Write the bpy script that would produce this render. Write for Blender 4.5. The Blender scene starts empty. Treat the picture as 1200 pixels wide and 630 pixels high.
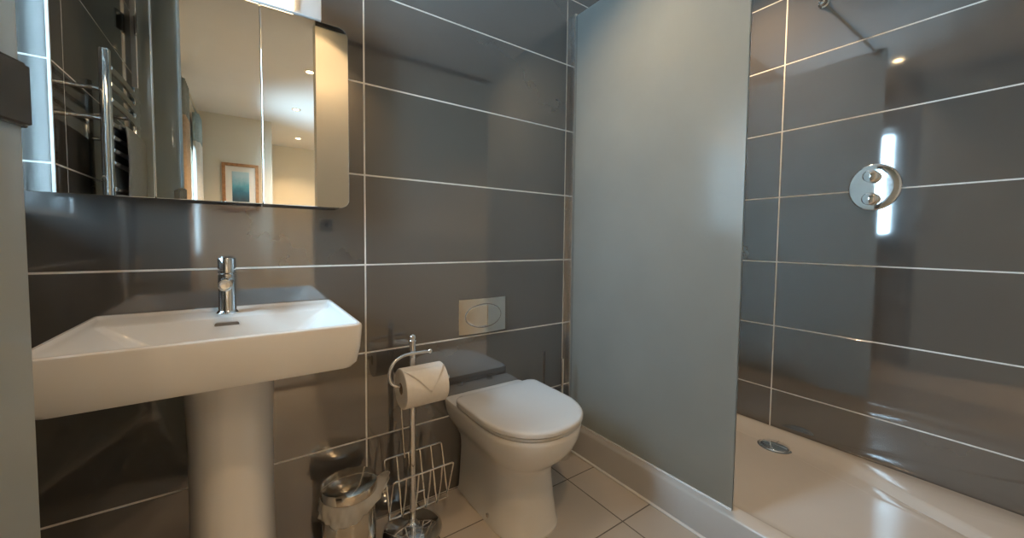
import bpy, bmesh, math, random
from mathutils import Vector, Matrix
random.seed(7)
PI = math.pi
scene = bpy.context.scene
COL = scene.collection

# ------------------------------------------------------------------ camera
D, R, H = 1.4774, 2.2492, 1.095            # back wall y, right wall x, lens height
CEIL = 2.60
LX = -0.518                                # left wall
RY = -0.18                                 # rear wall (doorway wall)
def cam_basis(yaw, pitch, roll):
    cy, sy, cp, sp = math.cos(yaw), math.sin(yaw), math.cos(pitch), math.sin(pitch)
    F = Vector((sy*cp, cy*cp, sp)); Rt = Vector((cy, -sy, 0)); U = Rt.cross(F)
    c, s = math.cos(roll), math.sin(roll)
    return F, c*Rt + s*U, -s*Rt + c*U
F, CR, CU = cam_basis(math.radians(34.7344), math.radians(-2.6253), math.radians(.58968))
cam_data = bpy.data.cameras.new('camera')
cam_data.sensor_fit = 'HORIZONTAL'; cam_data.sensor_width = 36
cam_data.lens = 444.09/1200*36
cam_data.shift_y = -12.53/1200
cam_data.clip_start = 0.02
cam = bpy.data.objects.new('camera', cam_data); COL.objects.link(cam)
m = Matrix.Identity(4)
for i in range(3):
    m[i][0] = CR[i]; m[i][1] = CU[i]; m[i][2] = -F[i]
m[0][3], m[1][3], m[2][3] = 0, 0, H
cam.matrix_world = m
scene.camera = cam

# ------------------------------------------------------------------ world, exposure
world = bpy.data.worlds.new('overcast_sky'); scene.world = world
world.use_nodes = True
wn = world.node_tree.nodes; wn.clear()
bg = wn.new('ShaderNodeBackground'); wo = wn.new('ShaderNodeOutputWorld')
bg.inputs['Color'].default_value = (0.53, 0.75, 1.0, 1); bg.inputs['Strength'].default_value = 46.0
world.node_tree.links.new(bg.outputs[0], wo.inputs[0])
vs = scene.view_settings
vs.view_transform = 'Standard'; vs.look = 'None'; vs.gamma = 1; vs.use_curve_mapping = False
vs.exposure = 0.45
scene.cycles.caustics_reflective = False; scene.cycles.caustics_refractive = False; scene.cycles.sample_clamp_indirect = 6.0
def portal(name, loc, rot, sx, sy):
    l = bpy.data.lights.new(name, 'AREA'); l.shape = 'RECTANGLE'; l.size = sx; l.size_y = sy
    l.cycles.is_portal = True
    o = bpy.data.objects.new(name, l); COL.objects.link(o); o.location = loc; o.rotation_euler = rot
    return o
portal('window_daylight_portal', (-.80, 1.19, 1.68), (0, -PI/2, 0), .98, .52)
portal('bedroom_daylight_portal', (-.70, -2.35, 1.5), (0, -PI/2, 0), 1.2, 1.1)
SPOT_BATH, SPOT_BED = 14.0, 80.0
WARM = (1.0, .67, .37)

# ------------------------------------------------------------------ materials
MATS = {}
def nodes_of(name):
    m = bpy.data.materials.new(name); m.use_nodes = True
    nt = m.node_tree; nt.nodes.clear()
    out = nt.nodes.new('ShaderNodeOutputMaterial')
    MATS[name] = m
    return m, nt, out
def pbr(name, col, rough=.4, metal=0., spec=.5, noise=0., nscale=8., bump=0., bscale=60., coat=0., vary=0., rvar=0., ior=1.5):
    m, nt, out = nodes_of(name)
    p = nt.nodes.new('ShaderNodeBsdfPrincipled')
    p.inputs['Base Color'].default_value = (*col, 1)
    p.inputs['Roughness'].default_value = rough
    p.inputs['Metallic'].default_value = metal
    p.inputs['Specular IOR Level'].default_value = spec
    p.inputs['IOR'].default_value = ior
    p.inputs['Coat Weight'].default_value = coat
    p.inputs['Coat Roughness'].default_value = .05
    L = nt.links.new
    tc = nt.nodes.new('ShaderNodeTexCoord')
    geo = nt.nodes.new('ShaderNodeNewGeometry')
    if noise or vary:
        n = nt.nodes.new('ShaderNodeTexNoise'); n.inputs['Scale'].default_value = nscale; n.inputs['Detail'].default_value = 5
        L(geo.outputs['Position'], n.inputs['Vector'])
        mr = nt.nodes.new('ShaderNodeMapRange')
        mr.inputs['From Min'].default_value = .3; mr.inputs['From Max'].default_value = .7
        mr.inputs['To Min'].default_value = 1-noise; mr.inputs['To Max'].default_value = 1+noise
        L(n.outputs['Fac'], mr.inputs['Value'])
        val = mr.outputs[0]
        if vary:
            oi = nt.nodes.new('ShaderNodeObjectInfo')
            mv = nt.nodes.new('ShaderNodeMapRange'); mv.inputs['To Min'].default_value = 1-vary; mv.inputs['To Max'].default_value = 1+vary
            L(oi.outputs['Random'], mv.inputs['Value'])
            mu = nt.nodes.new('ShaderNodeMath'); mu.operation = 'MULTIPLY'
            L(val, mu.inputs[0]); L(mv.outputs[0], mu.inputs[1]); val = mu.outputs[0]
        vm = nt.nodes.new('ShaderNodeVectorMath'); vm.operation = 'SCALE'
        vm.inputs[0].default_value = col
        L(val, vm.inputs['Scale']); L(vm.outputs[0], p.inputs['Base Color'])
    if rvar:
        n2 = nt.nodes.new('ShaderNodeTexNoise'); n2.inputs['Scale'].default_value = 3.5; n2.inputs['Detail'].default_value = 4
        L(geo.outputs['Position'], n2.inputs['Vector'])
        m2 = nt.nodes.new('ShaderNodeMapRange'); m2.inputs['From Min'].default_value = .3; m2.inputs['From Max'].default_value = .7
        m2.inputs['To Min'].default_value = max(0, rough-rvar); m2.inputs['To Max'].default_value = rough+rvar
        L(n2.outputs['Fac'], m2.inputs['Value']); L(m2.outputs[0], p.inputs['Roughness'])
    if bump:
        nb = nt.nodes.new('ShaderNodeTexNoise'); nb.inputs['Scale'].default_value = bscale; nb.inputs['Detail'].default_value = 3
        L(geo.outputs['Position'], nb.inputs['Vector'])
        b = nt.nodes.new('ShaderNodeBump'); b.inputs['Strength'].default_value = bump; b.inputs['Distance'].default_value = .002
        L(nb.outputs['Fac'], b.inputs['Height']); L(b.outputs[0], p.inputs['Normal'])
    L(p.outputs[0], out.inputs[0])
    return m
pbr('wall_tile', (.092, .086, .081), .05, spec=.9, ior=2.0, noise=.03, nscale=2.2, vary=.05)
pbr('grout', (.80, .78, .74), .8, noise=.05, nscale=30)
pbr('floor_tile', (.60, .54, .475), .22, noise=.05, nscale=3, vary=.04, rvar=.04)
pbr('floor_grout', (.16, .14, .12), .8, noise=.15, nscale=30)
pbr('ceramic', (.77, .765, .75), .07, spec=.55, noise=.01, nscale=4)
pbr('seat_plastic', (.70, .70, .70), .18, noise=.01, nscale=4)
pbr('acrylic', (.50, .485, .47), .14, noise=.02, nscale=4)
pbr('chrome', (.82, .82, .82), .07, metal=1, noise=.03, nscale=20)
pbr('darkened_chrome', (.34, .31, .28), .13, metal=1, noise=.15, nscale=30)  # lock case: dark reflections put into the metal colour; switch plate dark itself
pbr('satin_chrome', (.84, .83, .80), .20, metal=1, noise=.03, nscale=20)
pbr('bin_steel', (.66, .62, .55), .11, metal=1, noise=.06, nscale=15)
pbr('wire_steel', (.80, .78, .74), .18, metal=1, noise=.03, nscale=30)
pbr('aluminium', (.70, .70, .70), .22, metal=1, noise=.04, nscale=20)
pbr('slot_dark', (.22, .20, .18), .5, noise=.1)
pbr('mirror', (.90, .92, .90), .004, metal=1, noise=.003)
pbr('cabinet_white', (.80, .79, .76), .35, noise=.02)
pbr('cream_paint', (.74, .68, .56), .6, noise=.02, nscale=3, bump=.05, bscale=200)
pbr('ceiling_paint', (.80, .78, .75), .7, noise=.015, nscale=3, bump=.04, bscale=200)
pbr('white_gloss', (.82, .82, .82), .25, noise=.02)
pbr('shadow_gap', (.03, .028, .025), .7, noise=.1)
pbr('towel_white', (.80, .77, .74), .95, noise=.06, nscale=120, bump=.8, bscale=420)
pbr('paper', (.84, .80, .74), .9, noise=.03, nscale=60, bump=.25, bscale=150)
pbr('cardboard', (.42, .30, .19), .9, noise=.1, nscale=60)
pbr('picture_wood', (.40, .20, .09), .4, noise=.25, nscale=25)
pbr('picture_mat', (.82, .80, .74), .8, noise=.02)
pbr('curtain_grey', (.26, .28, .27), .9, noise=.1, nscale=40, bump=.3, bscale=300)
pbr('curtain_tan', (.55, .40, .27), .9, noise=.1, nscale=40, bump=.3, bscale=300)
pbr('curtain_blue', (.34, .45, .50), .9, noise=.1, nscale=40, bump=.3, bscale=300)
pbr('curtain_white', (.80, .78, .74), .9, noise=.06, nscale=40, bump=.3, bscale=300)
pbr('carpet', (.34, .32, .30), .95, noise=.15, nscale=60, bump=.6, bscale=400)
pbr('brush_black', (.05, .05, .05), .4, noise=.1)

def frosted(name, col, diff, gloss_rough, clear=0.):
    m, nt, out = nodes_of(name); L = nt.links.new
    geo = nt.nodes.new('ShaderNodeNewGeometry')
    n = nt.nodes.new('ShaderNodeTexNoise'); n.inputs['Scale'].default_value = 2.6; n.inputs['Detail'].default_value = 6
    L(geo.outputs['Position'], n.inputs['Vector'])
    mr = nt.nodes.new('ShaderNodeMapRange'); mr.inputs['From Min'].default_value = .3; mr.inputs['From Max'].default_value = .7
    mr.inputs['To Min'].default_value = .95; mr.inputs['To Max'].default_value = 1.03
    L(n.outputs['Fac'], mr.inputs['Value'])
    vm = nt.nodes.new('ShaderNodeVectorMath'); vm.operation = 'SCALE'; vm.inputs[0].default_value = col
    L(mr.outputs[0], vm.inputs['Scale'])
    tr = nt.nodes.new('ShaderNodeBsdfTranslucent'); di = nt.nodes.new('ShaderNodeBsdfDiffuse')
    L(vm.outputs[0], tr.inputs['Color']); L(vm.outputs[0], di.inputs['Color'])
    mx = nt.nodes.new('ShaderNodeMixShader'); mx.inputs[0].default_value = diff
    L(tr.outputs[0], mx.inputs[1]); L(di.outputs[0], mx.inputs[2])
    last = mx
    if clear:
        rf = nt.nodes.new('ShaderNodeBsdfTransparent'); rf.inputs['Color'].default_value = (.86, .95, .91, 1)
        m2 = nt.nodes.new('ShaderNodeMixShader'); m2.inputs[0].default_value = clear
        L(last.outputs[0], m2.inputs[1]); L(rf.outputs[0], m2.inputs[2]); last = m2
    gl = nt.nodes.new('ShaderNodeBsdfGlossy'); gl.inputs['Roughness'].default_value = gloss_rough
    fr = nt.nodes.new('ShaderNodeFresnel'); fr.inputs['IOR'].default_value = 1.45
    m3 = nt.nodes.new('ShaderNodeMixShader')
    L(fr.outputs[0], m3.inputs[0]); L(last.outputs[0], m3.inputs[1]); L(gl.outputs[0], m3.inputs[2])
    L(m3.outputs[0], out.inputs[0])
    return m
frosted('frosted_glass', (.90, .95, .94), .10, .17)
frosted('frosted_door_glass', (.86, .93, .94), .34, .03, clear=.08)
frosted('bin_bag_film', (.88, .86, .82), .55, .25, clear=.10)
def clear_glass():
    m, nt, out = nodes_of('clear_glass'); L = nt.links.new
    t = nt.nodes.new('ShaderNodeBsdfTransparent'); t.inputs['Color'].default_value = (.93, .97, .95, 1)
    g = nt.nodes.new('ShaderNodeBsdfGlossy'); g.inputs['Roughness'].default_value = .01
    fr = nt.nodes.new('ShaderNodeFresnel'); fr.inputs['IOR'].default_value = 1.45
    mx = nt.nodes.new('ShaderNodeMixShader')
    L(fr.outputs[0], mx.inputs[0]); L(t.outputs[0], mx.inputs[1]); L(g.outputs[0], mx.inputs[2]); L(mx.outputs[0], out.inputs[0])
clear_glass()
def glow(name, col, strength):
    m, nt, out = nodes_of(name)
    e = nt.nodes.new('ShaderNodeEmission'); e.inputs['Color'].default_value = (*col, 1); e.inputs['Strength'].default_value = strength
    nt.links.new(e.outputs[0], out.inputs[0])
glow('lamp_lens', (1, .70, .36), 22.0)
glow('light_diffuser', (1, .74, .42), 4.2)
def print_sea():
    m, nt, out = nodes_of('seascape_print'); L = nt.links.new
    p = nt.nodes.new('ShaderNodeBsdfPrincipled'); p.inputs['Roughness'].default_value = .3
    tc = nt.nodes.new('ShaderNodeTexCoord'); sp = nt.nodes.new('ShaderNodeSeparateXYZ'); L(tc.outputs['Generated'], sp.inputs[0])
    n = nt.nodes.new('ShaderNodeTexNoise'); n.inputs['Scale'].default_value = 4; L(tc.outputs['Generated'], n.inputs['Vector'])
    ad = nt.nodes.new('ShaderNodeMath'); ad.operation = 'MULTIPLY_ADD'; ad.inputs[1].default_value = .3
    L(n.outputs['Fac'], ad.inputs[0]); L(sp.outputs['Z'], ad.inputs[2])
    cr = nt.nodes.new('ShaderNodeValToRGB'); e = cr.color_ramp.elements
    e[0].position = .2; e[0].color = (.06, .10, .14, 1); e[1].position = 1; e[1].color = (.45, .66, .78, 1)
    x = e.new(.5); x.color = (.06, .22, .34, 1); x = e.new(.68); x.color = (.14, .42, .58, 1)
    L(ad.outputs[0], cr.inputs[0]); L(cr.outputs[0], p.inputs['Base Color']); L(p.outputs[0], out.inputs[0])
print_sea()

# ------------------------------------------------------------------ helpers
def tag(o, label=None, cat=None, group=None, kind=None):
    if label: o['label'] = label
    if cat: o['category'] = cat
    if group: o['group'] = group
    if kind: o['kind'] = kind
    return o
def empty(name, loc, label=None, cat=None, group=None, kind=None):
    o = bpy.data.objects.new(name, None); COL.objects.link(o); o.location = loc; o.empty_display_size = .05
    return tag(o, label, cat, group, kind)
def world_loc(o):
    v = Vector(o.location)
    while o.parent: o = o.parent; v = v + Vector(o.location)
    return v
def link(name, me, mat, parent=None):
    """verts are in world coordinates; origin moves to the parent's frame"""
    o = bpy.data.objects.new(name, me); COL.objects.link(o)
    if mat: me.materials.append(MATS[mat])
    if parent:
        o.parent = parent
        me.transform(Matrix.Translation(-world_loc(parent)))
    return o
def finish(bm, name, mat, parent=None, smooth=True, angle=35):
    bmesh.ops.recalc_face_normals(bm, faces=bm.faces)
    me = bpy.data.meshes.new(name); bm.to_mesh(me); bm.free()
    if smooth:
        for p in me.polygons: p.use_smooth = True
        me.set_sharp_from_angle(angle=math.radians(angle))
    return link(name, me, mat, parent)
def bm_box(bm, x0, x1, y0, y1, z0, z1):
    v = [bm.verts.new((x, y, z)) for x in (x0, x1) for y in (y0, y1) for z in (z0, z1)]
    for f in ((0,1,3,2), (4,6,7,5), (0,4,5,1), (2,3,7,6), (0,2,6,4), (1,5,7,3)):
        bm.faces.new([v[i] for i in f])
def box(name, x0, x1, y0, y1, z0, z1, mat, parent=None, bevel=0., seg=2):
    bm = bmesh.new(); bm_box(bm, x0, x1, y0, y1, z0, z1)
    if bevel: bmesh.ops.bevel(bm, geom=list(bm.edges), offset=bevel, segments=seg, affect='EDGES', profile=.5)
    return finish(bm, name, mat, parent, smooth=bevel > 0)
def boxes(name, lst, mat, parent=None):
    bm = bmesh.new()
    for b in lst: bm_box(bm, *b)
    return finish(bm, name, mat, parent, smooth=False)
def loft(rings, cap0=True, cap1=True, closed=True, bm=None):
    bm = bm or bmesh.new()
    vr = [[bm.verts.new(p) for p in r] for r in rings]
    n = len(rings[0])
    for a, b in zip(vr, vr[1:]):
        for i in range(n if closed else n-1):
            j = (i+1) % n
            bm.faces.new((a[i], a[j], b[j], b[i]))
    if cap0: bm.faces.new(vr[0])
    if cap1: bm.faces.new(vr[-1][::-1])
    return bm
def lathe_bm(profile, c, n=32, axis='z', cap=True, bm=None):
    """profile: (radius, offset along axis) list; c: centre"""
    def pt(r, h, a):
        u, v = r*math.cos(a), r*math.sin(a)
        if axis == 'z': return (c[0]+u, c[1]+v, c[2]+h)
        if axis == 'y': return (c[0]+u, c[1]+h, c[2]+v)
        return (c[0]+h, c[1]+u, c[2]+v)
    rings = [[pt(max(r, 1e-4), h, 2*PI*i/n) for i in range(n)] for r, h in profile]
    return loft(rings, cap, cap, bm=bm)
def lathe(name, profile, c, mat, parent=None, n=32, axis='z', cap=True, angle=35):
    return finish(lathe_bm(profile, c, n, axis, cap), name, mat, parent, angle=angle)
def catmull(pts, k=6):
    P = [Vector(p) for p in pts]; out = []
    for i in range(len(P)-1):
        p0 = P[max(i-1, 0)]; p1 = P[i]; p2 = P[i+1]; p3 = P[min(i+2, len(P)-1)]
        for j in range(k):
            t = j/k
            out.append(.5*((2*p1)+(p2-p0)*t+(2*p0-5*p1+4*p2-p3)*t*t+(3*p1-p0-3*p2+p3)*t**3))
    out.append(P[-1]); return out
def tube_bm(pts, r, n=10, bm=None):
    pts = [Vector(p) for p in pts]; rings = []
    t0 = (pts[1]-pts[0]).normalized()
    up = Vector((0, 0, 1)) if abs(t0.z) < .9 else Vector((1, 0, 0))
    u = t0.cross(up).normalized()
    for i, p in enumerate(pts):
        t = ((pts[min(i+1, len(pts)-1)]-p).normalized() + (p-pts[max(i-1, 0)]).normalized())
        t = t.normalized() if t.length > 1e-6 else t0
        u = (u - t*u.dot(t)).normalized(); w = t.cross(u)
        rings.append([p + r*(math.cos(2*PI*k/n)*u + math.sin(2*PI*k/n)*w) for k in range(n)])
    return loft(rings, bm=bm)
def tube(name, pts, r, mat, parent=None, n=10):
    return finish(tube_bm(pts, r, n), name, mat, parent)
def rrect(x0, x1, y0, y1, r, k=6):
    """rounded rectangle outline, counter-clockwise"""
    out = []
    for cx, cy, a0 in ((x1-r, y1-r, 0), (x0+r, y1-r, PI/2), (x0+r, y0+r, PI), (x1-r, y0+r, 1.5*PI)):
        for i in range(k+1):
            a = a0 + PI/2*i/k; out.append((cx+r*math.cos(a), cy+r*math.sin(a)))
    return out
def ball(name, c, r, mat, parent=None, n=16):
    prof = [(r*math.sin(PI*i/10), -r*math.cos(PI*i/10)) for i in range(11)]
    return lathe(name, prof, c, mat, parent, n, angle=80)
TILE_MESH = {}
def tile(parent, axis, pos, a0, a1, b0, b1, mat='wall_tile', facing=-1, t=.009, name='tile', bev=.0012):
    """one tile: axis = normal axis, pos = plane of its face, a/b ranges of the other two axes"""
    da, db = a1-a0, b1-b0
    key = (axis, round(da, 4), round(db, 4), mat, facing)
    if key not in TILE_MESH:
        dims = {'x': (t, da, db), 'y': (da, t, db), 'z': (da, db, t)}[axis]
        bm = bmesh.new(); bm_box(bm, -dims[0]/2, dims[0]/2, -dims[1]/2, dims[1]/2, -dims[2]/2, dims[2]/2)
        bmesh.ops.bevel(bm, geom=list(bm.edges), offset=bev, segments=1, affect='EDGES')
        bmesh.ops.recalc_face_normals(bm, faces=bm.faces)
        me = bpy.data.meshes.new(name); bm.to_mesh(me); bm.free(); me.materials.append(MATS[mat])
        TILE_MESH[key] = me
    o = bpy.data.objects.new(name, TILE_MESH[key]); COL.objects.link(o); o.parent = parent
    n = pos - facing*t/2
    ca, cb = (a0+a1)/2, (b0+b1)/2
    c = {'x': (n, ca, cb), 'y': (ca, n, cb), 'z': (ca, cb, n)}[axis]
    o.location = Vector(c) - world_loc(parent)
    return o
TH = 1/3
GW = .0052
def cuts(lo, hi, joints):
    e = [lo] + sorted(j for j in joints if lo+.004 < j < hi-.004) + [hi]
    return list(zip(e, e[1:]))
def tile_field(parent, axis, pos, facing, a_rng, a_joints, b_rng, b_joints, mat='wall_tile', g=GW):
    for a0, a1 in cuts(*a_rng, a_joints):
        for b0, b1 in cuts(*b_rng, b_joints):
            if a1-a0 > g*2 and b1-b0 > g*2:
                tile(parent, axis, pos, a0+g/2, a1-g/2, b0+g/2, b1-g/2, mat, facing)
ROWS = [TH*k for k in range(1, 8)]
REC = .0009

# ------------------------------------------------------------------ structure
# floor of the bathroom
fl = tag(box('floor', LX-.3, R+.12, RY-.12, D+.1, -.1, -.0006, 'floor_grout'), kind='structure')
tile_field(fl, 'z', 0, 1, (LX, 1.365), [1.187-.63*k for k in range(0, 3)], (RY, D), [.93-.315*k for k in range(-1, 4)], 'floor_tile', g=.004)
# back wall
wb = tag(box('wall_back', -.95, R+.12, D+REC, D+.12, 0, CEIL, 'grout'), kind='structure')
tile_field(wb, 'y', D, -1, (-.80, R), [.3561-.9985, .3561, 1.3546], (0, CEIL), ROWS)
# right wall
wr = tag(box('wall_right', R+REC, R+.12, RY-.12, D, 0, CEIL, 'grout'), kind='structure')
tile_field(wr, 'x', R, -1, (RY, D), [.8326], (0, CEIL), ROWS)
# left wall with the window opening
WY0, WZ0, WZ1 = .93, 1.17, 2.20
wl = tag(boxes('wall_left', [(LX-.28, LX-REC, RY-.12, WY0-REC, 0, CEIL), (LX-.28, LX-REC, WY0-REC, D, 0, WZ0-.012),
                             (LX-.28, LX-REC, WY0-REC, D, WZ1+REC, CEIL)], 'grout'), kind='structure')
tile_field(wl, 'x', LX, 1, (RY, WY0), [.82], (0, CEIL), ROWS)
tile_field(wl, 'x', LX, 1, (WY0, D), [], (0, WZ0), ROWS)
tile_field(wl, 'x', LX, 1, (WY0, D), [], (WZ1, CEIL), ROWS)
tile_field(wl, 'y', WY0, 1, (LX-.28, LX), [], (WZ0, WZ1), ROWS)
tag(box('trim_1', LX-.007, LX+.0015, WY0-.004, WY0+.0015, WZ0, WZ1, 'white_gloss', None, .001, 1), kind='structure')
tag(box('trim_2', LX-.28, LX+.012, WY0-.01, D, WZ0-.012, WZ0+.008, 'white_gloss', None, .003, 2), kind='structure')   # sill board
# rear wall beside the doorway
JX = .40
tag(box('wall_rear', JX, R+.12, RY-.12, RY, 0, CEIL, 'cream_paint'), kind='structure')
tag(box('trim_3', JX, R, RY, RY+.012, CEIL-.035, CEIL-.002, 'shadow_gap'), kind='structure')
tag(boxes('trim_4', [(LX, LX+.022, RY-.12, RY+.03, 0, CEIL)], 'white_gloss'), kind='structure')    # door jamb
# ceiling over both rooms
BX = 3.3
tag(box('ceiling', LX-.3, BX+.1, -4.6, D+.1, CEIL, CEIL+.1, 'ceiling_paint'), kind='structure')
# bedroom shell
tag(box('floor_bedroom', LX-.3, BX+.1, -4.6, RY-.12, -.1, -.001, 'carpet'), kind='structure')
bl = [(LX-.18, LX, -1.80, RY-.12, 0, CEIL), (LX-.18, LX, -3.07, -2.90, 0, CEIL), (LX-.18, LX, -2.90, -1.80, 0, .9), (LX-.18, LX, -2.90, -1.80, 2.1, CEIL)]
tag(boxes('wall_bedroom_left', bl, 'cream_paint'), kind='structure')
tag(boxes('wall_bedroom_end', [(LX-.18, .263, -3.19, -3.07, 0, CEIL)], 'cream_paint'), kind='structure')
tag(boxes('wall_bedroom_far', [(.143, BX+.1, -4.60, -4.48, 0, CEIL), (.143, .263, -4.48, -3.19, 0, CEIL)], 'cream_paint'), kind='structure')
tag(boxes('wall_bedroom_right', [(BX, BX+.1, -4.48, RY-.12, 0, CEIL), (R+.12, BX+.1, RY-.12, RY-.02, 0, CEIL)], 'cream_paint'), kind='structure')

def window(name, x, y0, y1, z0, z1, mull, fw=.05):
    e = empty(name, (x, (y0+y1)/2, z0), kind='structure')
    fr = [(x-.03, x+.03, y0, y0+fw, z0, z1), (x-.03, x+.03, y1-fw, y1, z0, z1), (x-.03, x+.03, y0+fw, y1-fw, z0, z0+fw), (x-.03, x+.03, y0+fw, y1-fw, z1-fw, z1)]
    boxes('window_frame', fr, 'white_gloss', e)
    ed = [y0+fw] + mull + [y1-fw]
    for q in mull: box('mullion', x-.03, x+.03, q-.025, q+.025, z0+fw, z1-fw, 'white_gloss', e, .003)
    for i, (a, b) in enumerate(zip(ed, ed[1:])):
        box('pane', x-.003, x+.003, a+(.025 if i else 0), b-(.025 if i < len(ed)-2 else 0), z0+fw, z1-fw, 'clear_glass', e)
    return e
window('window_1', LX-.185, WY0+.002, D-.003, WZ0+.009, WZ1, [1.21], .034)
window('window_2', LX-.10, -2.90, -1.80, .9, 2.1, [-2.35])

# frosted glass door, opened into the room towards the left wall
HP, EP = Vector((-.487, -.135, 0)), Vector((-.2245, .7095, 0))
dv = (EP-HP).normalized(); dn = Vector((dv.y, -dv.x, 0)); dl = (EP-HP).length
door = empty('door_1', HP, kind='structure')
def door_box(name, s0, s1, n0, n1, z0, z1, mat, parent, bevel=0., seg=2):
    bm = bmesh.new(); bm_box(bm, s0, s1, n0, n1, z0, z1)
    if bevel: bmesh.ops.bevel(bm, geom=list(bm.edges), offset=bevel, segments=seg, affect='EDGES')
    bmesh.ops.transform(bm, matrix=Matrix(((dv.x, dn.x, 0, HP.x), (dv.y, dn.y, 0, HP.y), (0, 0, 1, 0), (0, 0, 0, 1))), verts=bm.verts)
    return finish(bm, name, mat, parent, smooth=bevel > 0)
door_box('glass_panel', .012, dl, -.005, .005, .012, 2.50, 'frosted_door_glass', door, .0012, 1)
lock = door_box('lock_case', dl-.095, dl+.0075, -.012, .012, 1.224, 1.300, 'darkened_chrome', door, .004, 2)
for z in (.30, 2.25):
    hg = door_box('hinge', .0, .065, -.013, .013, z-.05, z+.05, 'chrome', door, .002, 1)
    tube('hinge_pin', [(HP.x-.002, HP.y, z-.052), (HP.x-.002, HP.y, z+.052)], .010, 'chrome', hg)
    box('hinge_leaf', LX+.021, LX+.032, HP.y-.035, HP.y+.02, z-.05, z+.05, 'chrome', hg, .002, 1)

# ------------------------------------------------------------------ shower
tray = empty('shower_tray', ((1.365+R)/2, .65, 0), 'long cream-white acrylic shower tray with a curved recess along dark tiles', 'shower tray')
TX0, TX1, TY0, TY1, TZ = 1.367, R-.001, RY+.003, D-.001, .140
# outline of the recess, counter-clockwise, as control points
ctrl = [(2.205, 1.38), (2.17, 1.43), (1.9, 1.44), (1.5, 1.435), (1.452, 1.39), (1.447, 1.0), (1.447, .5), (1.452, .1),
        (1.50, -.06), (1.66, -.115), (1.83, -.075), (1.93, .02), (2.00, .133), (2.06, .29), (2.150, .47), (2.195, .64), (2.205, .85), (2.205, 1.15)]
rec = catmull([(x, y, 0) for x, y in ctrl + ctrl[:1]], 6)[:-1]
cen = Vector((1.83, .66, 0))
def rec_ring(inset, z, slope=False):
    out = []
    n = len(rec)
    for i, p in enumerate(rec):
        t = (rec[(i+1) % n]-rec[i-1]).normalized(); nrm = Vector((-t.y, t.x, 0))
        if nrm.dot(cen-p) < 0: nrm = -nrm
        q = p + nrm*inset
        zz = z
        if slope: zz = z + .045*max(0., .60-q.y)
        out.append((q.x, q.y, zz))
    return out
def outer_ring(inset, z):
    """project the recess outline radially to the tray's rectangle, so rings pair up"""
    out = []
    x0, x1, y0, y1 = TX0+inset, TX1-inset, TY0+inset, TY1-inset
    for p in rec:
        d = p-cen
        ts = []
        if abs(d.x) > 1e-6: ts.append(((x1 if d.x > 0 else x0)-cen.x)/d.x)
        if abs(d.y) > 1e-6: ts.append(((y1 if d.y > 0 else y0)-cen.y)/d.y)
        t = min(ts); out.append([cen.x+d.x*t, cen.y+d.y*t, z])
    for cx, cy in ((x0, y0), (x0, y1), (x1, y0), (x1, y1)):
        j = min(range(len(out)), key=lambda i: (out[i][0]-cx)**2+(out[i][1]-cy)**2)
        out[j] = [cx, cy, z]
    return out
rings = [outer_ring(.004, 0), outer_ring(.0, .004), outer_ring(0, TZ-.012), outer_ring(.003, TZ-.004), outer_ring(.010, TZ),
         rec_ring(-.016, TZ), rec_ring(-.006, TZ-.002), rec_ring(.006, TZ-.010), rec_ring(.026, TZ-.028), rec_ring(.044, TZ-.037, True), rec_ring(.075, TZ-.040, True)]
bm = loft(rings, True, False)
last = [v for v in bm.verts][-len(rec):]
# floor of the recess: fan of rings towards the drain so that it can fall gently
dc = Vector((2.115, .757, 0))
prev = last
for k in (.25, .5, .75, .93):
    cur = []
    for v in last:
        q = Vector((v.co.x, v.co.y, 0)).lerp(dc, k)
        z = TZ-.040 + .045*max(0., .60-q.y) - .004*k
        cur.append(bm.verts.new((q.x, q.y, z)))
    n = len(cur)
    for i in range(n):
        j = (i+1) % n; bm.faces.new((prev[i], prev[j], cur[j], cur[i]))
    prev = cur
bm.faces.new(prev)
finish(bm, 'tray_body', 'acrylic', tray, angle=40)
dr = lathe('drain_cover', [(.064, 0), (.064, .004), (.060, .008), (.050, .011), (.030, .013), (.001, .0135)], (2.115, .757, TZ-.045), 'chrome', tray, 36, angle=60)
lathe('drain_ring', [(.066, 0), (.073, .002), (.073, .004), (.066, .006)], (2.115, .757, TZ-.046), 'satin_chrome', tray, 36)
boxes('cross_groove', [(2.115-.052, 2.115+.052, .757-.0022, .757+.0022, TZ-.0330, TZ-.0312), (2.115-.0022, 2.115+.0022, .757-.052, .757+.052, TZ-.0330, TZ-.0312)], 'satin_chrome', dr)
# the silicone / trim bead where the tray meets the floor
tag(box('trim_5', 1.356, 1.368, TY0, D, 0, .010, 'white_gloss', None, .003, 1), kind='structure')

SX, SY0, SZ0, SZ1 = 1.402, .623, .1425, 2.25
scr = empty('shower_screen', (SX, 1.05, SZ0), 'tall frosted glass shower screen standing on the tray edge beside the toilet', 'shower screen')
box('glass_panel', SX-.004, SX+.004, SY0, D-.008, SZ0, SZ1, 'frosted_glass', scr, .0012, 1)
boxes('wall_profile', [(SX-.020, SX-.0055, D-.030, D-.0005, SZ0, SZ1), (SX+.0055, SX+.020, D-.030, D-.0005, SZ0, SZ1), (SX-.0055, SX+.0055, D-.006, D-.0005, SZ0, SZ1)], 'aluminium', scr)
box('bottom_seal', SX-.007, SX+.007, SY0+.002, D-.031, SZ0-.002, SZ0+.006, 'white_gloss', scr, .001, 1)
bar = tube('support_bar', [(SX-.012, .665, 2.232), (R-.012, .681, 2.228)], .0075, 'chrome', scr, 14)
lathe('wall_flange', [(.022, 0), (.022, -.006), (.016, -.010), (.013, -.03), (.009, -.032)], (R-.0005, .681, 2.228), 'chrome', bar, 24, 'x')
box('glass_clamp', SX-.018, SX+.018, .648, .684, 2.214, 2.256, 'chrome', bar, .004, 2)

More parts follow.
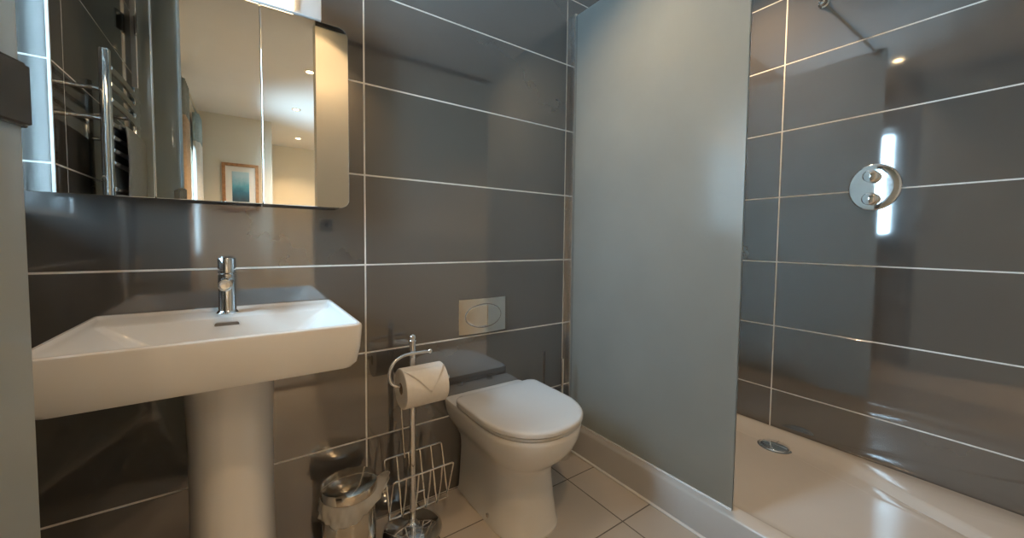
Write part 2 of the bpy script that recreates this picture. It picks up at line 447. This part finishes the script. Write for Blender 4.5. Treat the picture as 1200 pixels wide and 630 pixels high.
vy, vz = .4715, 1.345
val = empty('shower_valve', (R, vy, vz), 'oval chrome shower valve plate with two round knobs on the tiled wall', 'shower valve')
def oval(hy, hz, x, n=48): return [(x, vy+hy*math.cos(2*PI*i/n), vz+hz*math.sin(2*PI*i/n)) for i in range(n)]
pl = finish(loft([oval(.086, .100, R-.0003), oval(.087, .101, R-.005), oval(.0855, .0995, R-.0075), oval(.080, .094, R-.0092), oval(.060, .070, R-.0098), oval(.002, .002, R-.0104)]), 'plate', 'chrome', val, angle=70)
for z in (1.391, 1.293):
    k = lathe('knob', [(.027, 0), (.027, -.03), (.025, -.036), (.020, -.039), (.001, -.040)], (R-.010, .478, z), 'chrome', val, 32, 'x', angle=40)

# ------------------------------------------------------------------ basin
bx0, bx1, by0, by1 = -.349, .2365, 1.003, D-.001
bs = empty('pedestal_basin', (-.056, 1.3, 0), 'white rectangular ceramic basin on a full-height pedestal under the mirror', 'basin')
def bring(l, r, f, b, rad, zf, zb):
    pts = rrect(bx0+l, bx1-r, by0+f, by1-b, rad, 6)
    y0, y1 = by0+f, by1-b
    return [(x, y, zf+(zb-zf)*(y-y0)/(y1-y0)) for x, y in pts]
Z = .881
rings = [bring(.10, .10, .10, .06, .05, .755, .74),
         bring(.030, .030, .022, .004, .028, .7655, .745),
         bring(.020, .020, .010, .002, .028, .770, .750),
         bring(.011, .011, .003, .0, .026, .782, .765),
         bring(.004, .004, .0, .0, .022, .82, .82),
         bring(.0, .0, .0, .0, .018, Z-.008, Z-.008),
         bring(.0012, .0012, .0012, .0, .018, Z-.003, Z-.003),
         bring(.005, .005, .005, .003, .016, Z, Z),
         bring(.011, .011, .010, .015, .014, Z, Z),
         bring(.014, .014, .0125, .022, .014, Z-.003, Z-.005),
         bring(.018, .018, .014, .030, .014, Z-.006, Z-.009),
         bring(.024, .024, .015, .100, .016, Z-.010, Z-.012),
         bring(.030, .030, .017, .108, .018, Z-.015, Z-.017),
         bring(.075, .075, .030, .118, .03, Z-.060, Z-.052),
         bring(.115, .115, .055, .130, .04, Z-.092, Z-.086),
         bring(.15, .15, .09, .155, .05, Z-.100, Z-.100),
         bring(.25, .25, .17, .19, .03, Z-.104, Z-.104)]
finish(loft(rings), 'basin_bowl', 'ceramic', bs, angle=32)
# overflow slot in the back slope of the bowl
def slot(hw, hh, y, cz):
    out = []
    for i in range(24):
        a = 2*PI*i/24; c, s = math.cos(a), math.sin(a)
        out.append((-.057 + (hw-hh)*(1 if c > 0 else -1) + hh*c, y - .24*(hh*s), cz + hh*s))
    return out
ov = finish(loft([slot(.0315, .0095, by1-.1065, Z-.036), slot(.0315, .0095, by1-.1155, Z-.036), slot(.0290, .0070, by1-.1160, Z-.036)], True, False), 'overflow_slot', 'chrome', bs)
finish(loft([slot(.0290, .0071, by1-.1100, Z-.036), slot(.0290, .0071, by1-.1150, Z-.036)]), 'slot_opening', 'slot_dark', ov)
lathe('plug', [(.022, 0), (.022, .003), (.016, .006), (.001, .007)], (-.057, 1.20, Z-.105), 'chrome', bs, 24)
# pedestal: D-shaped shaft
def ped(hw, yf, z, n=28):
    pts = []
    yb = D-.002; dep = yb-yf
    for i in range(n+1):
        a = PI*i/n
        c, s = math.cos(a), math.sin(a)
        e = 2/2.5
        pts.append((-.049 + hw*math.copysign(abs(c)**e, c), yb-.10-(dep-.10)*abs(s)**e, z))
    return [(-.049+hw*.96, yb, z)] + pts + [(-.049-hw*.96, yb, z)]
finish(loft([ped(.118, 1.148, 0), ped(.116, 1.150, .02), ped(.104, 1.160, .10), ped(.101, 1.163, .3), ped(.101, 1.163, .55), ped(.106, 1.160, .70), ped(.110, 1.15, .764)]), 'pedestal', 'ceramic', bs, angle=50)

tx, ty = -.057, 1.418
tp = empty('mixer_tap', (tx, ty, Z-.012), 'slim cylindrical chrome mixer tap standing at the back of the basin', 'tap')
lathe('tap_body', [(.0275, 0), (.0275, .004), (.0245, .008), (.0225, .012), (.0222, .118), (.020, .1195)], (tx, ty, Z-.012), 'chrome', tp, 36)
hd = lathe('handle', [(.020, 0), (.0222, .0015), (.0222, .042), (.0205, .0455), (.001, .047)], (tx, ty, Z+.109), 'chrome', tp, 36)
tube('lever_pin', [(tx, ty+.010, Z+.138), (tx+.003, ty+.036, Z+.140)], .0042, 'chrome', hd)
sp = finish(tube_bm([(tx, ty-.012, Z+.085), (tx, ty-.075, Z+.082), (tx, ty-.094, Z+.0815)], .0165, 24), 'spout', 'chrome', tp)
lathe('aerator', [(.0168, -.001), (.0168, -.008), (.0128, -.009), (.0110, -.004), (.001, -.003)], (tx, ty-.092, Z+.0815), 'satin_chrome', sp, 24, 'y')

# ------------------------------------------------------------------ mirror cabinet
MY = 1.405
cx0, cx1, cz0, cz1 = -.455, .2875, 1.2015, 1.802
mc = empty('mirror_cabinet', ((cx0+cx1)/2, D, cz0), 'wide three-door mirrored wall cabinet with rounded corners above the basin', 'mirror cabinet')
box('cabinet_body', cx0+.012, cx1-.012, MY+.0075, D-.0005, cz0+.010, cz1-.004, 'cabinet_white', mc, .004, 2)
def door_plate(name, x0, x1, rl, rr, mat, y0, y1, inset=0.):
    def outline(i):
        out = []
        for cx, cz, r, a0 in ((x1-i-rr, cz1-i-rr, rr, 0), (x0+i+rl, cz1-i-rl, rl, PI/2), (x0+i+rl, cz0+i+rl, rl, PI), (x1-i-rr, cz0+i+rr, rr, 1.5*PI)):
            for k in range(9):
                a = a0+PI/2*k/8; out.append((cx+r*math.cos(a), cz+r*math.sin(a)))
        return out
    A, B = outline(0), outline(.0012)
    return finish(loft([[(x, y1, z) for x, z in A], [(x, y0+.0012, z) for x, z in A], [(x, y0, z) for x, z in B]]), name, mat, mc, angle=20)
seams = [cx0, -.207, .0375, cx1]
for i in range(3):
    a, b = seams[i]+(.0011 if i else 0), seams[i+1]-(.0011 if i < 2 else 0)
    door_plate('mirror_door', a, b, .030 if i == 0 else .002, .030 if i == 2 else .002, 'mirror', MY, MY+.006)
cl = empty('mirror_light', (-.085, D, cz1), 'white box light with warm glowing diffuser on top of mirror cabinet', 'wall light')
box('housing', -.375, .206, 1.397, D-.001, cz1+.002, 1.895, 'white_gloss', cl, .003, 2)
box('diffuser', -.335, .128, 1.388, 1.398, cz1+.0045, 1.882, 'light_diffuser', cl, .002, 1)

# ------------------------------------------------------------------ flush plate
fx, fz = .864, .7585
fp = empty('flush_plate', (fx, D, fz), 'chrome dual flush plate with oval split button on tiles above the toilet', 'flush plate')
def prect(hw, hh, r, y, bow=0.):
    return [(fx+x, y + bow*(x/hw)**2, fz+z) for x, z in rrect(-hw, hw, -hh, hh, r, 4)]
bm = bmesh.new()
NX = 14
rows = []
for j, zz in enumerate((-.0785, -.0775, 0, .0775, .0785)):
    rows.append([])
    for i in range(NX+1):
        u = -1+2*i/NX
        y = D-.016+.010*u*u + (.004 if j in (0, 4) else 0)
        rows[-1].append((fx+u*.1205, y, fz+zz))
vr = [[bm.verts.new(p) for p in r] for r in rows]
for a, b in zip(vr, vr[1:]):
    for i in range(NX): bm.faces.new((a[i], a[i+1], b[i+1], b[i]))
ext = bmesh.ops.extrude_face_region(bm, geom=list(bm.faces))
for v in [g for g in ext['geom'] if isinstance(g, bmesh.types.BMVert)]: v.co.y = D-.0006
finish(bm, 'plate', 'satin_chrome', fp)
def half_oval(side):
    split = .016
    pts = []
    n = 40
    for i in range(n):
        a = 2*PI*i/n; x, z = .0905*math.cos(a), .0505*math.sin(a)
        if side < 0 and x > split-.0012: x = split-.0012; z = max(-1, min(1, z))
        if side > 0 and x < split+.0012: x = split+.0012
        pts.append((x, z))
    lim = .0505*math.sqrt(1-(split/.0905)**2)
    out = []
    for i, (x, z) in enumerate(pts):
        if abs(x-split) < .002: z = max(-lim, min(lim, z))
        out.append((x, z))
    def ring(s, y):
        cxm = -.03 if side < 0 else .05
        return [(fx+cxm+(x-cxm)*s, D-.016+.010*((x)/.1205)**2+y, fz+z*s) for x, z in out]
    return loft([ring(1, .002), ring(1, -.0028), ring(.965, -.0040)])
finish(half_oval(-1), 'large_button', 'satin_chrome', fp)
finish(half_oval(1), 'small_button', 'satin_chrome', fp)
def oval_ring(hx, hz, y): return [(fx+hx*math.cos(2*PI*i/48), D-.016+.010*(hx*math.cos(2*PI*i/48)/.1205)**2+y, fz+hz*math.sin(2*PI*i/48)) for i in range(48)]
finish(loft([oval_ring(.0945, .0545, .001), oval_ring(.0945, .0545, -.0008), oval_ring(.0910, .0510, -.0008), oval_ring(.0910, .0510, .001)], False, False), 'button_surround', 'slot_dark', fp)

# ------------------------------------------------------------------ toilet
tcx = .876
wc = empty('toilet', (tcx, 1.25, 0), 'white back-to-wall toilet with closed lid standing beside the shower screen', 'toilet')
def dring(hw, yf, z, yb=D-.0015, arc=None, ex=2.2, cx=tcx, rr=.012, dz=None):
    """D outline: straight back with small corner radius, straight sides, rounded front"""
    arc = arc if arc else hw*1.12
    ya = yf+arc
    pts = []
    for i in range(6): pts.append((cx-hw+rr+(2*hw-2*rr)*i/5, yb))           # back, left to right
    for i in range(1, 5): a = PI/2*(1-i/4); pts.append((cx+hw-rr+rr*math.cos(a), yb-rr+rr*math.sin(a)))
    for i in range(1, 5): pts.append((cx+hw, yb-rr-(yb-rr-ya)*i/5))
    n = 28
    for i in range(n+1):
        a = PI*i/n; c, s = math.cos(a), math.sin(a); e = 2/ex
        pts.append((cx+hw*math.copysign(abs(c)**e, c), ya-arc*abs(s)**e))
    for i in range(1, 5): pts.append((cx-hw, ya+(yb-rr-ya)*i/5))
    for i in range(0, 4): a = PI-PI/2*i/4; pts.append((cx-hw+rr+rr*math.cos(a), yb-rr+rr*math.sin(a)))
    return [(x, y, z) for x, y in pts]
rings = [dring(.138, 1.035, 0), dring(.138, 1.035, .008), dring(.133, 1.042, .016), dring(.127, 1.055, .10), dring(.122, 1.066, .18),
         dring(.122, 1.068, .215), dring(.127, 1.055, .245), dring(.143, 1.022, .275), dring(.163, .990, .305), dring(.180, .967, .335),
         dring(.193, .951, .37), dring(.199, .944, .40), dring(.200, .943, .414), dring(.197, .946, .420), dring(.185, .96, .4215)]
finish(loft(rings), 'bowl', 'ceramic', wc, angle=40)
yb = 1.372
finish(loft([dring(.196, .945, .4225, yb, rr=.02), dring(.199, .942, .425, yb, rr=.02), dring(.199, .942, .433, yb, rr=.02), dring(.196, .945, .4345, yb, rr=.02)]), 'seat', 'seat_plastic', wc, angle=50)
lid = [(.199, .942, .4365, 0), (.2045, .936, .439, 0), (.2055, .935, .450, 0), (.2035, .937, .4545, 0), (.1985, .942, .4572, 0), (.189, .952, .4585, .01), (.15, 1.0, .4605, .03), (.08, 1.08, .462, .08)]
finish(loft([dring(h, y, z, yb-o, rr=.03) for h, y, z, o in lid]), 'lid', 'seat_plastic', wc, angle=40)
for s in (-1, 1):
    lathe('hinge_cap', [(.014, 0), (.014, .010), (.011, .014), (.001, .015)], (tcx+s*.08, 1.392, .4212), 'chrome', wc, 20)
lathe('bolt_cap', [(.0085, .004), (.0085, -.002), (.005, -.004), (.001, -.0045)], (tcx-.137, 1.216, .033), 'chrome', wc, 18, 'x')

# ------------------------------------------------------------------ toilet roll stand with magazine rack
px, py = .489, 1.345
st = empty('toilet_roll_stand', (px, py, 0), 'freestanding chrome toilet roll stand with wire magazine rack beside the bin', 'roll stand')
lathe('base', [(.108, 0), (.110, .004), (.108, .010), (.092, .020), (.062, .029), (.034, .034), (.020, .037), (.014, .044), (.0125, .046)], (px, py, 0), 'chrome', st, 48, angle=60)
tube('pole', [(px, py, .040), (px, py, .722)], .0115, 'chrome', st, 20)
lathe('finial', [(.0115, 0), (.0135, .001), (.0135, .006), (.0105, .008), (.012, .013), (.012, .020), (.008, .027), (.001, .029)], (px, py, .720), 'chrome', st, 24, angle=60)
ry, rz = 1.288, .583
arm = catmull([(.545, py-.02, .681), (.50, py-.018, .681), (.455, py-.018, .679), (.415, py-.025, .664), (.392, py-.04, .632), (.395, ry+.008, .600), (.415, ry, .587), (.45, ry, .585), (.60, ry, .583)], 6)
tube('holder_arm', arm, .0062, 'chrome', st, 12)
ball('arm_ball', (.549, py-.02, .681), .0095, 'chrome', st)
ball('arm_ball', (.603, ry, .583), .0095, 'chrome', st)
tube('brace_wire', [(.462, 1.40, .50), (.475, 1.405, .30), (.480, 1.405, .255)], .003, 'wire_steel', st, 8)
rk = empty('magazine_rack', (px, py, .06)); rk.parent = st; rk.location = (0, 0, .06)
def wire(pts, r=.0034): tube('wire', pts, r, 'wire_steel', rk, 8)
rx0, rx1 = .408, .640
def frame(y, z, xa, xb, dz):
    zz = lambda x: z
    bot_y, bot_z = 1.362, .062
    wire(catmull([(xa, bot_y, bot_z), (xa, (bot_y+y)/2, (bot_z+z)/2), (xa, y*.96+bot_y*.04, z*.94+bot_z*.06), (xa+.004, y, z-.003), (xa+.014, y, z), ((xa+xb)/2, y, z), (xb-.014, y, z), (xb-.004, y, z-.003), (xb, y*.96+bot_y*.04, z*.94+bot_z*.06), (xb, (bot_y+y)/2, (bot_z+z)/2), (xb, bot_y, bot_z)], 4))
frame(1.425, .259, rx0, rx1, 0)
frame(1.303, .236, rx0-.004, rx1-.004, 0)
for k in range(1, 5):
    x = rx0+(rx1-rx0)*k/5
    wire(catmull([(x, 1.425, .259), (x, 1.395, .16), (x, 1.368, .070), (x, 1.360, .058), (x, 1.352, .070), (x, 1.328, .15), (x-.004, 1.303, .236)], 4))
wire([(rx0+.085, 1.338, .145), (rx0+.125, 1.338, .145)])
wire([(rx0, 1.362, .062), (rx1, 1.362, .062)])

roll = empty('toilet_roll', (.50, ry, rz), 'white toilet paper roll with a folded pointed end on the chrome arm', 'toilet roll')
x0, x1, rr, rc = .4255, .579, .070, .021
finish(lathe_bm([(rc, x0-.50), (rr-.002, x0-.50), (rr, x0+.002-.50), (rr, x1-.002-.50), (rr-.002, x1-.50), (rc, x1-.50), (rc, x0-.50)], (.50, ry, rz-.008), 48, 'x', False), 'paper', 'paper', roll, angle=40)
finish(lathe_bm([(rc-.0015, x0+.001-.50), (rc, x0+.001-.50), (rc, x1-.001-.50), (rc-.0015, x1-.001-.50), (rc-.0015, x0+.001-.50)], (.50, ry, rz-.008), 32, 'x', False), 'core', 'cardboard', roll)
# folded tip: a triangle of paper wrapped on the roll front
bm = bmesh.new(); NA, NXX = 14, 12
grid = []
for i in range(NA+1):
    t = i/NA                        # 0 = top, 1 = tip
    a = math.radians(112) + math.radians(72)*t   # angle around the roll, from top to front
    half = (1-t)*(x1-x0)/2*.99
    xm = (x0+x1)/2 + .008*t
    r = rr+.0022+.0016*math.sin(PI*t)
    grid.append([bm.verts.new((xm-half+2*half*j/NXX if half > 0 else xm, ry + r*math.cos(a), rz-.008 + r*math.sin(a))) for j in range(NXX+1)])
for a, b in zip(grid, grid[1:]):
    for j in range(NXX): bm.faces.new((a[j], a[j+1], b[j+1], b[j]))
bmesh.ops.remove_doubles(bm, verts=bm.verts, dist=1e-5)
tipo = finish(bm, 'folded_tip', 'paper', roll, angle=60)
sm = tipo.modifiers.new('thickness', 'SOLIDIFY'); sm.thickness = .0012; sm.offset = 1

# ------------------------------------------------------------------ pedal bin
bcx, bcy = .268, 1.352
bn = empty('pedal_bin', (bcx, bcy, 0), 'small round steel pedal bin with a plastic liner overhanging its rim', 'bin')
lathe('bin_body', [(.080, 0), (.083, .004), (.086, .02), (.086, .236), (.084, .238), (.080, .2385)], (bcx, bcy, 0), 'bin_steel', bn, 48)
lathe('base_ring', [(.088, 0), (.090, .004), (.090, .016), (.0865, .018)], (bcx, bcy, 0), 'brush_black', bn, 48)
lathe('lid', [(.0880, .236), (.0900, .238), (.0900, .262), (.0885, .266), (.082, .2695), (.060, .274), (.030, .277), (.001, .278)], (bcx, bcy, 0), 'bin_steel', bn, 56, angle=40)
lathe('lid_hinge', [(.012, -.03), (.012, .03)], (bcx, bcy+.094, .243), 'brush_black', bn, 16, 'x')
box('pedal', bcx-.022, bcx+.022, bcy-.118, bcy-.080, .004, .014, 'bin_steel', bn, .004, 2)
# liner: crumpled skirt folded over the rim, pulled out towards the stand
NA = 120; prof = 12
rings = []
for j in range(prof+1):
    t = j/prof; ring = []
    for i in range(NA):
        a = 2*PI*i/NA
        cr = .0012*math.sin(9*a+3*t)+.0010*math.sin(17*a-4*t)+.0007*math.sin(31*a+7*t)
        d = max(0, math.cos(a-math.radians(-12)))**5
        f = max(0, math.cos(a-math.radians(-125)))**2
        r = .0872+.0045*math.sin(PI*min(1, t*1.3)/1.3)+cr*(1.8*t+.3) + .034*d*math.sin(PI/2*t) + .006*t
        z = .2375-.046*t-.020*t*f + .075*d*t**1.5 + .004*t*math.sin(4*a)
        ring.append((bcx+r*math.cos(a), bcy+r*math.sin(a), z))
    rings.append(ring)
bag = finish(loft(rings, False, False), 'bin_liner', 'bin_bag_film', bn, angle=80)
sm = bag.modifiers.new('thickness', 'SOLIDIFY'); sm.thickness = .0008

# ------------------------------------------------------------------ toilet brush behind the toilet
tb = empty('toilet_brush', (1.292, 1.405, 0), 'slim chrome toilet brush and holder between toilet and shower screen', 'toilet brush')
lathe('holder', [(.046, 0), (.047, .004), (.047, .285), (.045, .288), (.041, .286)], (1.292, 1.405, 0), 'chrome', tb, 32)
lathe('holder_lid', [(.047, .290), (.047, .296), (.030, .302), (.010, .305)], (1.292, 1.405, 0), 'chrome', tb, 32)
tube('handle', [(1.292, 1.405, .30), (1.292, 1.405, .505)], .0065, 'chrome', tb, 14)

# ------------------------------------------------------------------ towel radiator and towel on the left wall
rdx, ry0, ry1 = -.440, .26, .715
rad = empty('towel_radiator', (rdx, (ry0+ry1)/2, .62), 'chrome ladder towel radiator on the dark tiled wall behind the glass door', 'towel radiator')
for y in (ry0, ry1):
    p = tube('post', [(rdx, y, .62), (rdx, y, 1.802)], .0175, 'chrome', rad, 20)
    lathe('post_cap', [(.0175, 0), (.0165, .004), (.001, .006)], (rdx, y, 1.802), 'chrome', p, 20)
    for z in (.80, 1.545, 1.655):
        tube('wall_bracket', [(rdx-.012, y+(.0 if y == ry0 else -.0), z), (LX+.0005, y, z)], .009, 'chrome', rad, 12)
rung_z = [.68, .73, .78, .83, .88, .93, 1.03, 1.08, 1.13, 1.18, 1.23, 1.28, 1.38, 1.43, 1.48, 1.53, 1.62, 1.68, 1.74]
for z in rung_z:
    tube('rung', catmull([(rdx+.010, ry0, z), (rdx+.017, ry0+.12, z), (rdx+.018, (ry0+ry1)/2, z), (rdx+.017, ry1-.12, z), (rdx+.010, ry1, z)], 3), .0115, 'chrome', rad, 12)
tw = None
bm = bmesh.new()
prof_t = []
zt = 1.53; xr = rdx+.017; rrad = .0165
for k in range(14): prof_t.append((xr-rrad-.001, 1.0+(zt-1.0)*k/13))
for k in range(1, 8): a = PI-PI*k/8; prof_t.append((xr+rrad*math.cos(a), zt+rrad*math.sin(a)))
for k in range(18): prof_t.append((xr+rrad+.001+.004*math.sin(k*.5), zt-(zt-.86)*k/17))
NYT = 18; grid = []
for i in range(NYT+1):
    u = i/NYT
    col_ = []
    for j, (x, z) in enumerate(prof_t):
        y = .29+.33*u
        w = .003*math.sin(u*11+z*3)*(1 if j > 20 else .3)
        drop = .02*(u-.5)**2
        if x > xr: y += .02*(zt-z)*(u-.3); x = max(x+w, xr+rrad)
        col_.append(bm.verts.new((x, y, z-drop)))
    grid.append(col_)
for a, b in zip(grid, grid[1:]):
    for j in range(len(prof_t)-1): bm.faces.new((a[j], a[j+1], b[j+1], b[j]))
tw = finish(bm, 'towel', 'towel_white', None, angle=80)
sm = tw.modifiers.new('thickness', 'SOLIDIFY'); sm.thickness = .006; sm.offset = 1
tag(tw, 'white towel hanging over the chrome radiator rungs behind the glass door', 'towel')

# ------------------------------------------------------------------ bedroom things seen in the mirror
pic = empty('framed_picture', (-.075, -3.07, 1.50), 'seascape print in brown wooden frame on the bedroom wall, seen in mirror', 'picture')
pa, pb_, pc, pd = -.262, .112, 1.44, 2.02
boxes('frame', [(pa, pa+.035, -3.0695, -3.045, pc, pd), (pb_-.035, pb_, -3.0695, -3.045, pc, pd), (pa+.035, pb_-.035, -3.0695, -3.045, pc, pc+.035), (pa+.035, pb_-.035, -3.0695, -3.045, pd-.035, pd)], 'picture_wood', pic)
box('mat_board', pa+.034, pb_-.034, -3.069, -3.060, pc+.034, pd-.034, 'picture_mat', pic)
box('print', pa+.10, pb_-.10, -3.0605, -3.058, pc+.11, pd-.10, 'seascape_print', pic)
def curtain(y0, y1, label, top, low, xb):
    e = empty('curtain', (xb, (y0+y1)/2, .03), label, 'curtain', 'bedroom curtains')
    for nm, mt, z0, z1 in (('curtain_panel', low, .03, 2.16), ('header_band', top, 2.16, 2.47)):
        n = 60
        r0, r1 = [], []
        for i in range(n+1):
            u = i/n; y = y0+(y1-y0)*u; x = xb+.028*math.sin(u*2*PI*5)
            r0.append((x, y, z0)); r1.append((x, y, z1))
        o = finish(loft([r0, r1], False, False, False), nm, mt, e, angle=80)
        s = o.modifiers.new('thickness', 'SOLIDIFY'); s.thickness = .004
curtain(-1.83, -1.52, 'tan bedroom curtain with grey header band nearest the doorway, seen in mirror', 'curtain_grey', 'curtain_tan', -.46)
curtain(-2.99, -2.66, 'white bedroom curtain with blue-grey header band beyond the tan one, seen in mirror', 'curtain_blue', 'curtain_white', -.46)
tag(tube('curtain_rail', [(-.46, -3.04, 2.485), (-.46, -1.47, 2.485)], .012, 'satin_chrome', None, 12), 'thin metal curtain rail above the bedroom window', 'curtain rail')

# ------------------------------------------------------------------ downlights
def downlight(x, y, label, watts, group, cone=120):
    e = empty('downlight', (x, y, CEIL), label, 'downlight', group)
    lathe('trim_ring', [(.030, -.0005), (.046, -.0005), (.046, -.004), (.040, -.007), (.030, -.006), (.030, -.0005)], (x, y, CEIL), 'satin_chrome', e, 32, cap=False)
    lathe('lens', [(.0295, -.0008), (.0295, -.003), (.001, -.0032)], (x, y, CEIL), 'lamp_lens', e, 24)
    l = bpy.data.lights.new('downlight_lamp', 'SPOT'); l.energy = watts; l.color = WARM; l.spot_size = math.radians(cone); l.spot_blend = .8; l.shadow_soft_size = .03
    o = bpy.data.objects.new('downlight_lamp', l); COL.objects.link(o); o.parent = e; o.location = (0, 0, -.012)
downlight(.124, .812, 'recessed round downlight in the bathroom ceiling above the basin', SPOT_BATH, 'bathroom downlights')
downlight(1.93, .92, 'recessed round downlight in the ceiling above the shower', SPOT_BATH*4.0, 'bathroom downlights')
downlight(.40, -.055, 'recessed round downlight in the bathroom ceiling close to the doorway wall', SPOT_BATH*2.5, 'bathroom downlights')
for x, y, t in ((.476, -1.11, 'bedroom ceiling downlight nearest the bathroom doorway'), (.476, -2.32, 'middle bedroom ceiling downlight of the row seen in the mirror'),
                (.63, -3.77, 'farthest bedroom ceiling downlight of the row seen in the mirror'), (2.0, -1.24, 'bedroom ceiling downlight behind the bathroom wall, nearer one'), (2.0, -3.0, 'bedroom ceiling downlight far from the doorway')):
    downlight(x, y, t, SPOT_BED, 'bedroom downlights')

# ------------------------------------------------------------------ switch beside the doorway (its reflection shows in the tiles)
sw = empty('light_switch', (.475, RY, 1.20), 'small square dark switch plate on the cream wall beside the doorway', 'light switch')
box('switch_plate', .432, .518, RY+.0005, RY+.009, 1.158, 1.244, 'darkened_chrome', sw, .003, 2)
box('rocker', .463, .487, RY+.009, RY+.013, 1.183, 1.219, 'brush_black', sw, .002, 1)
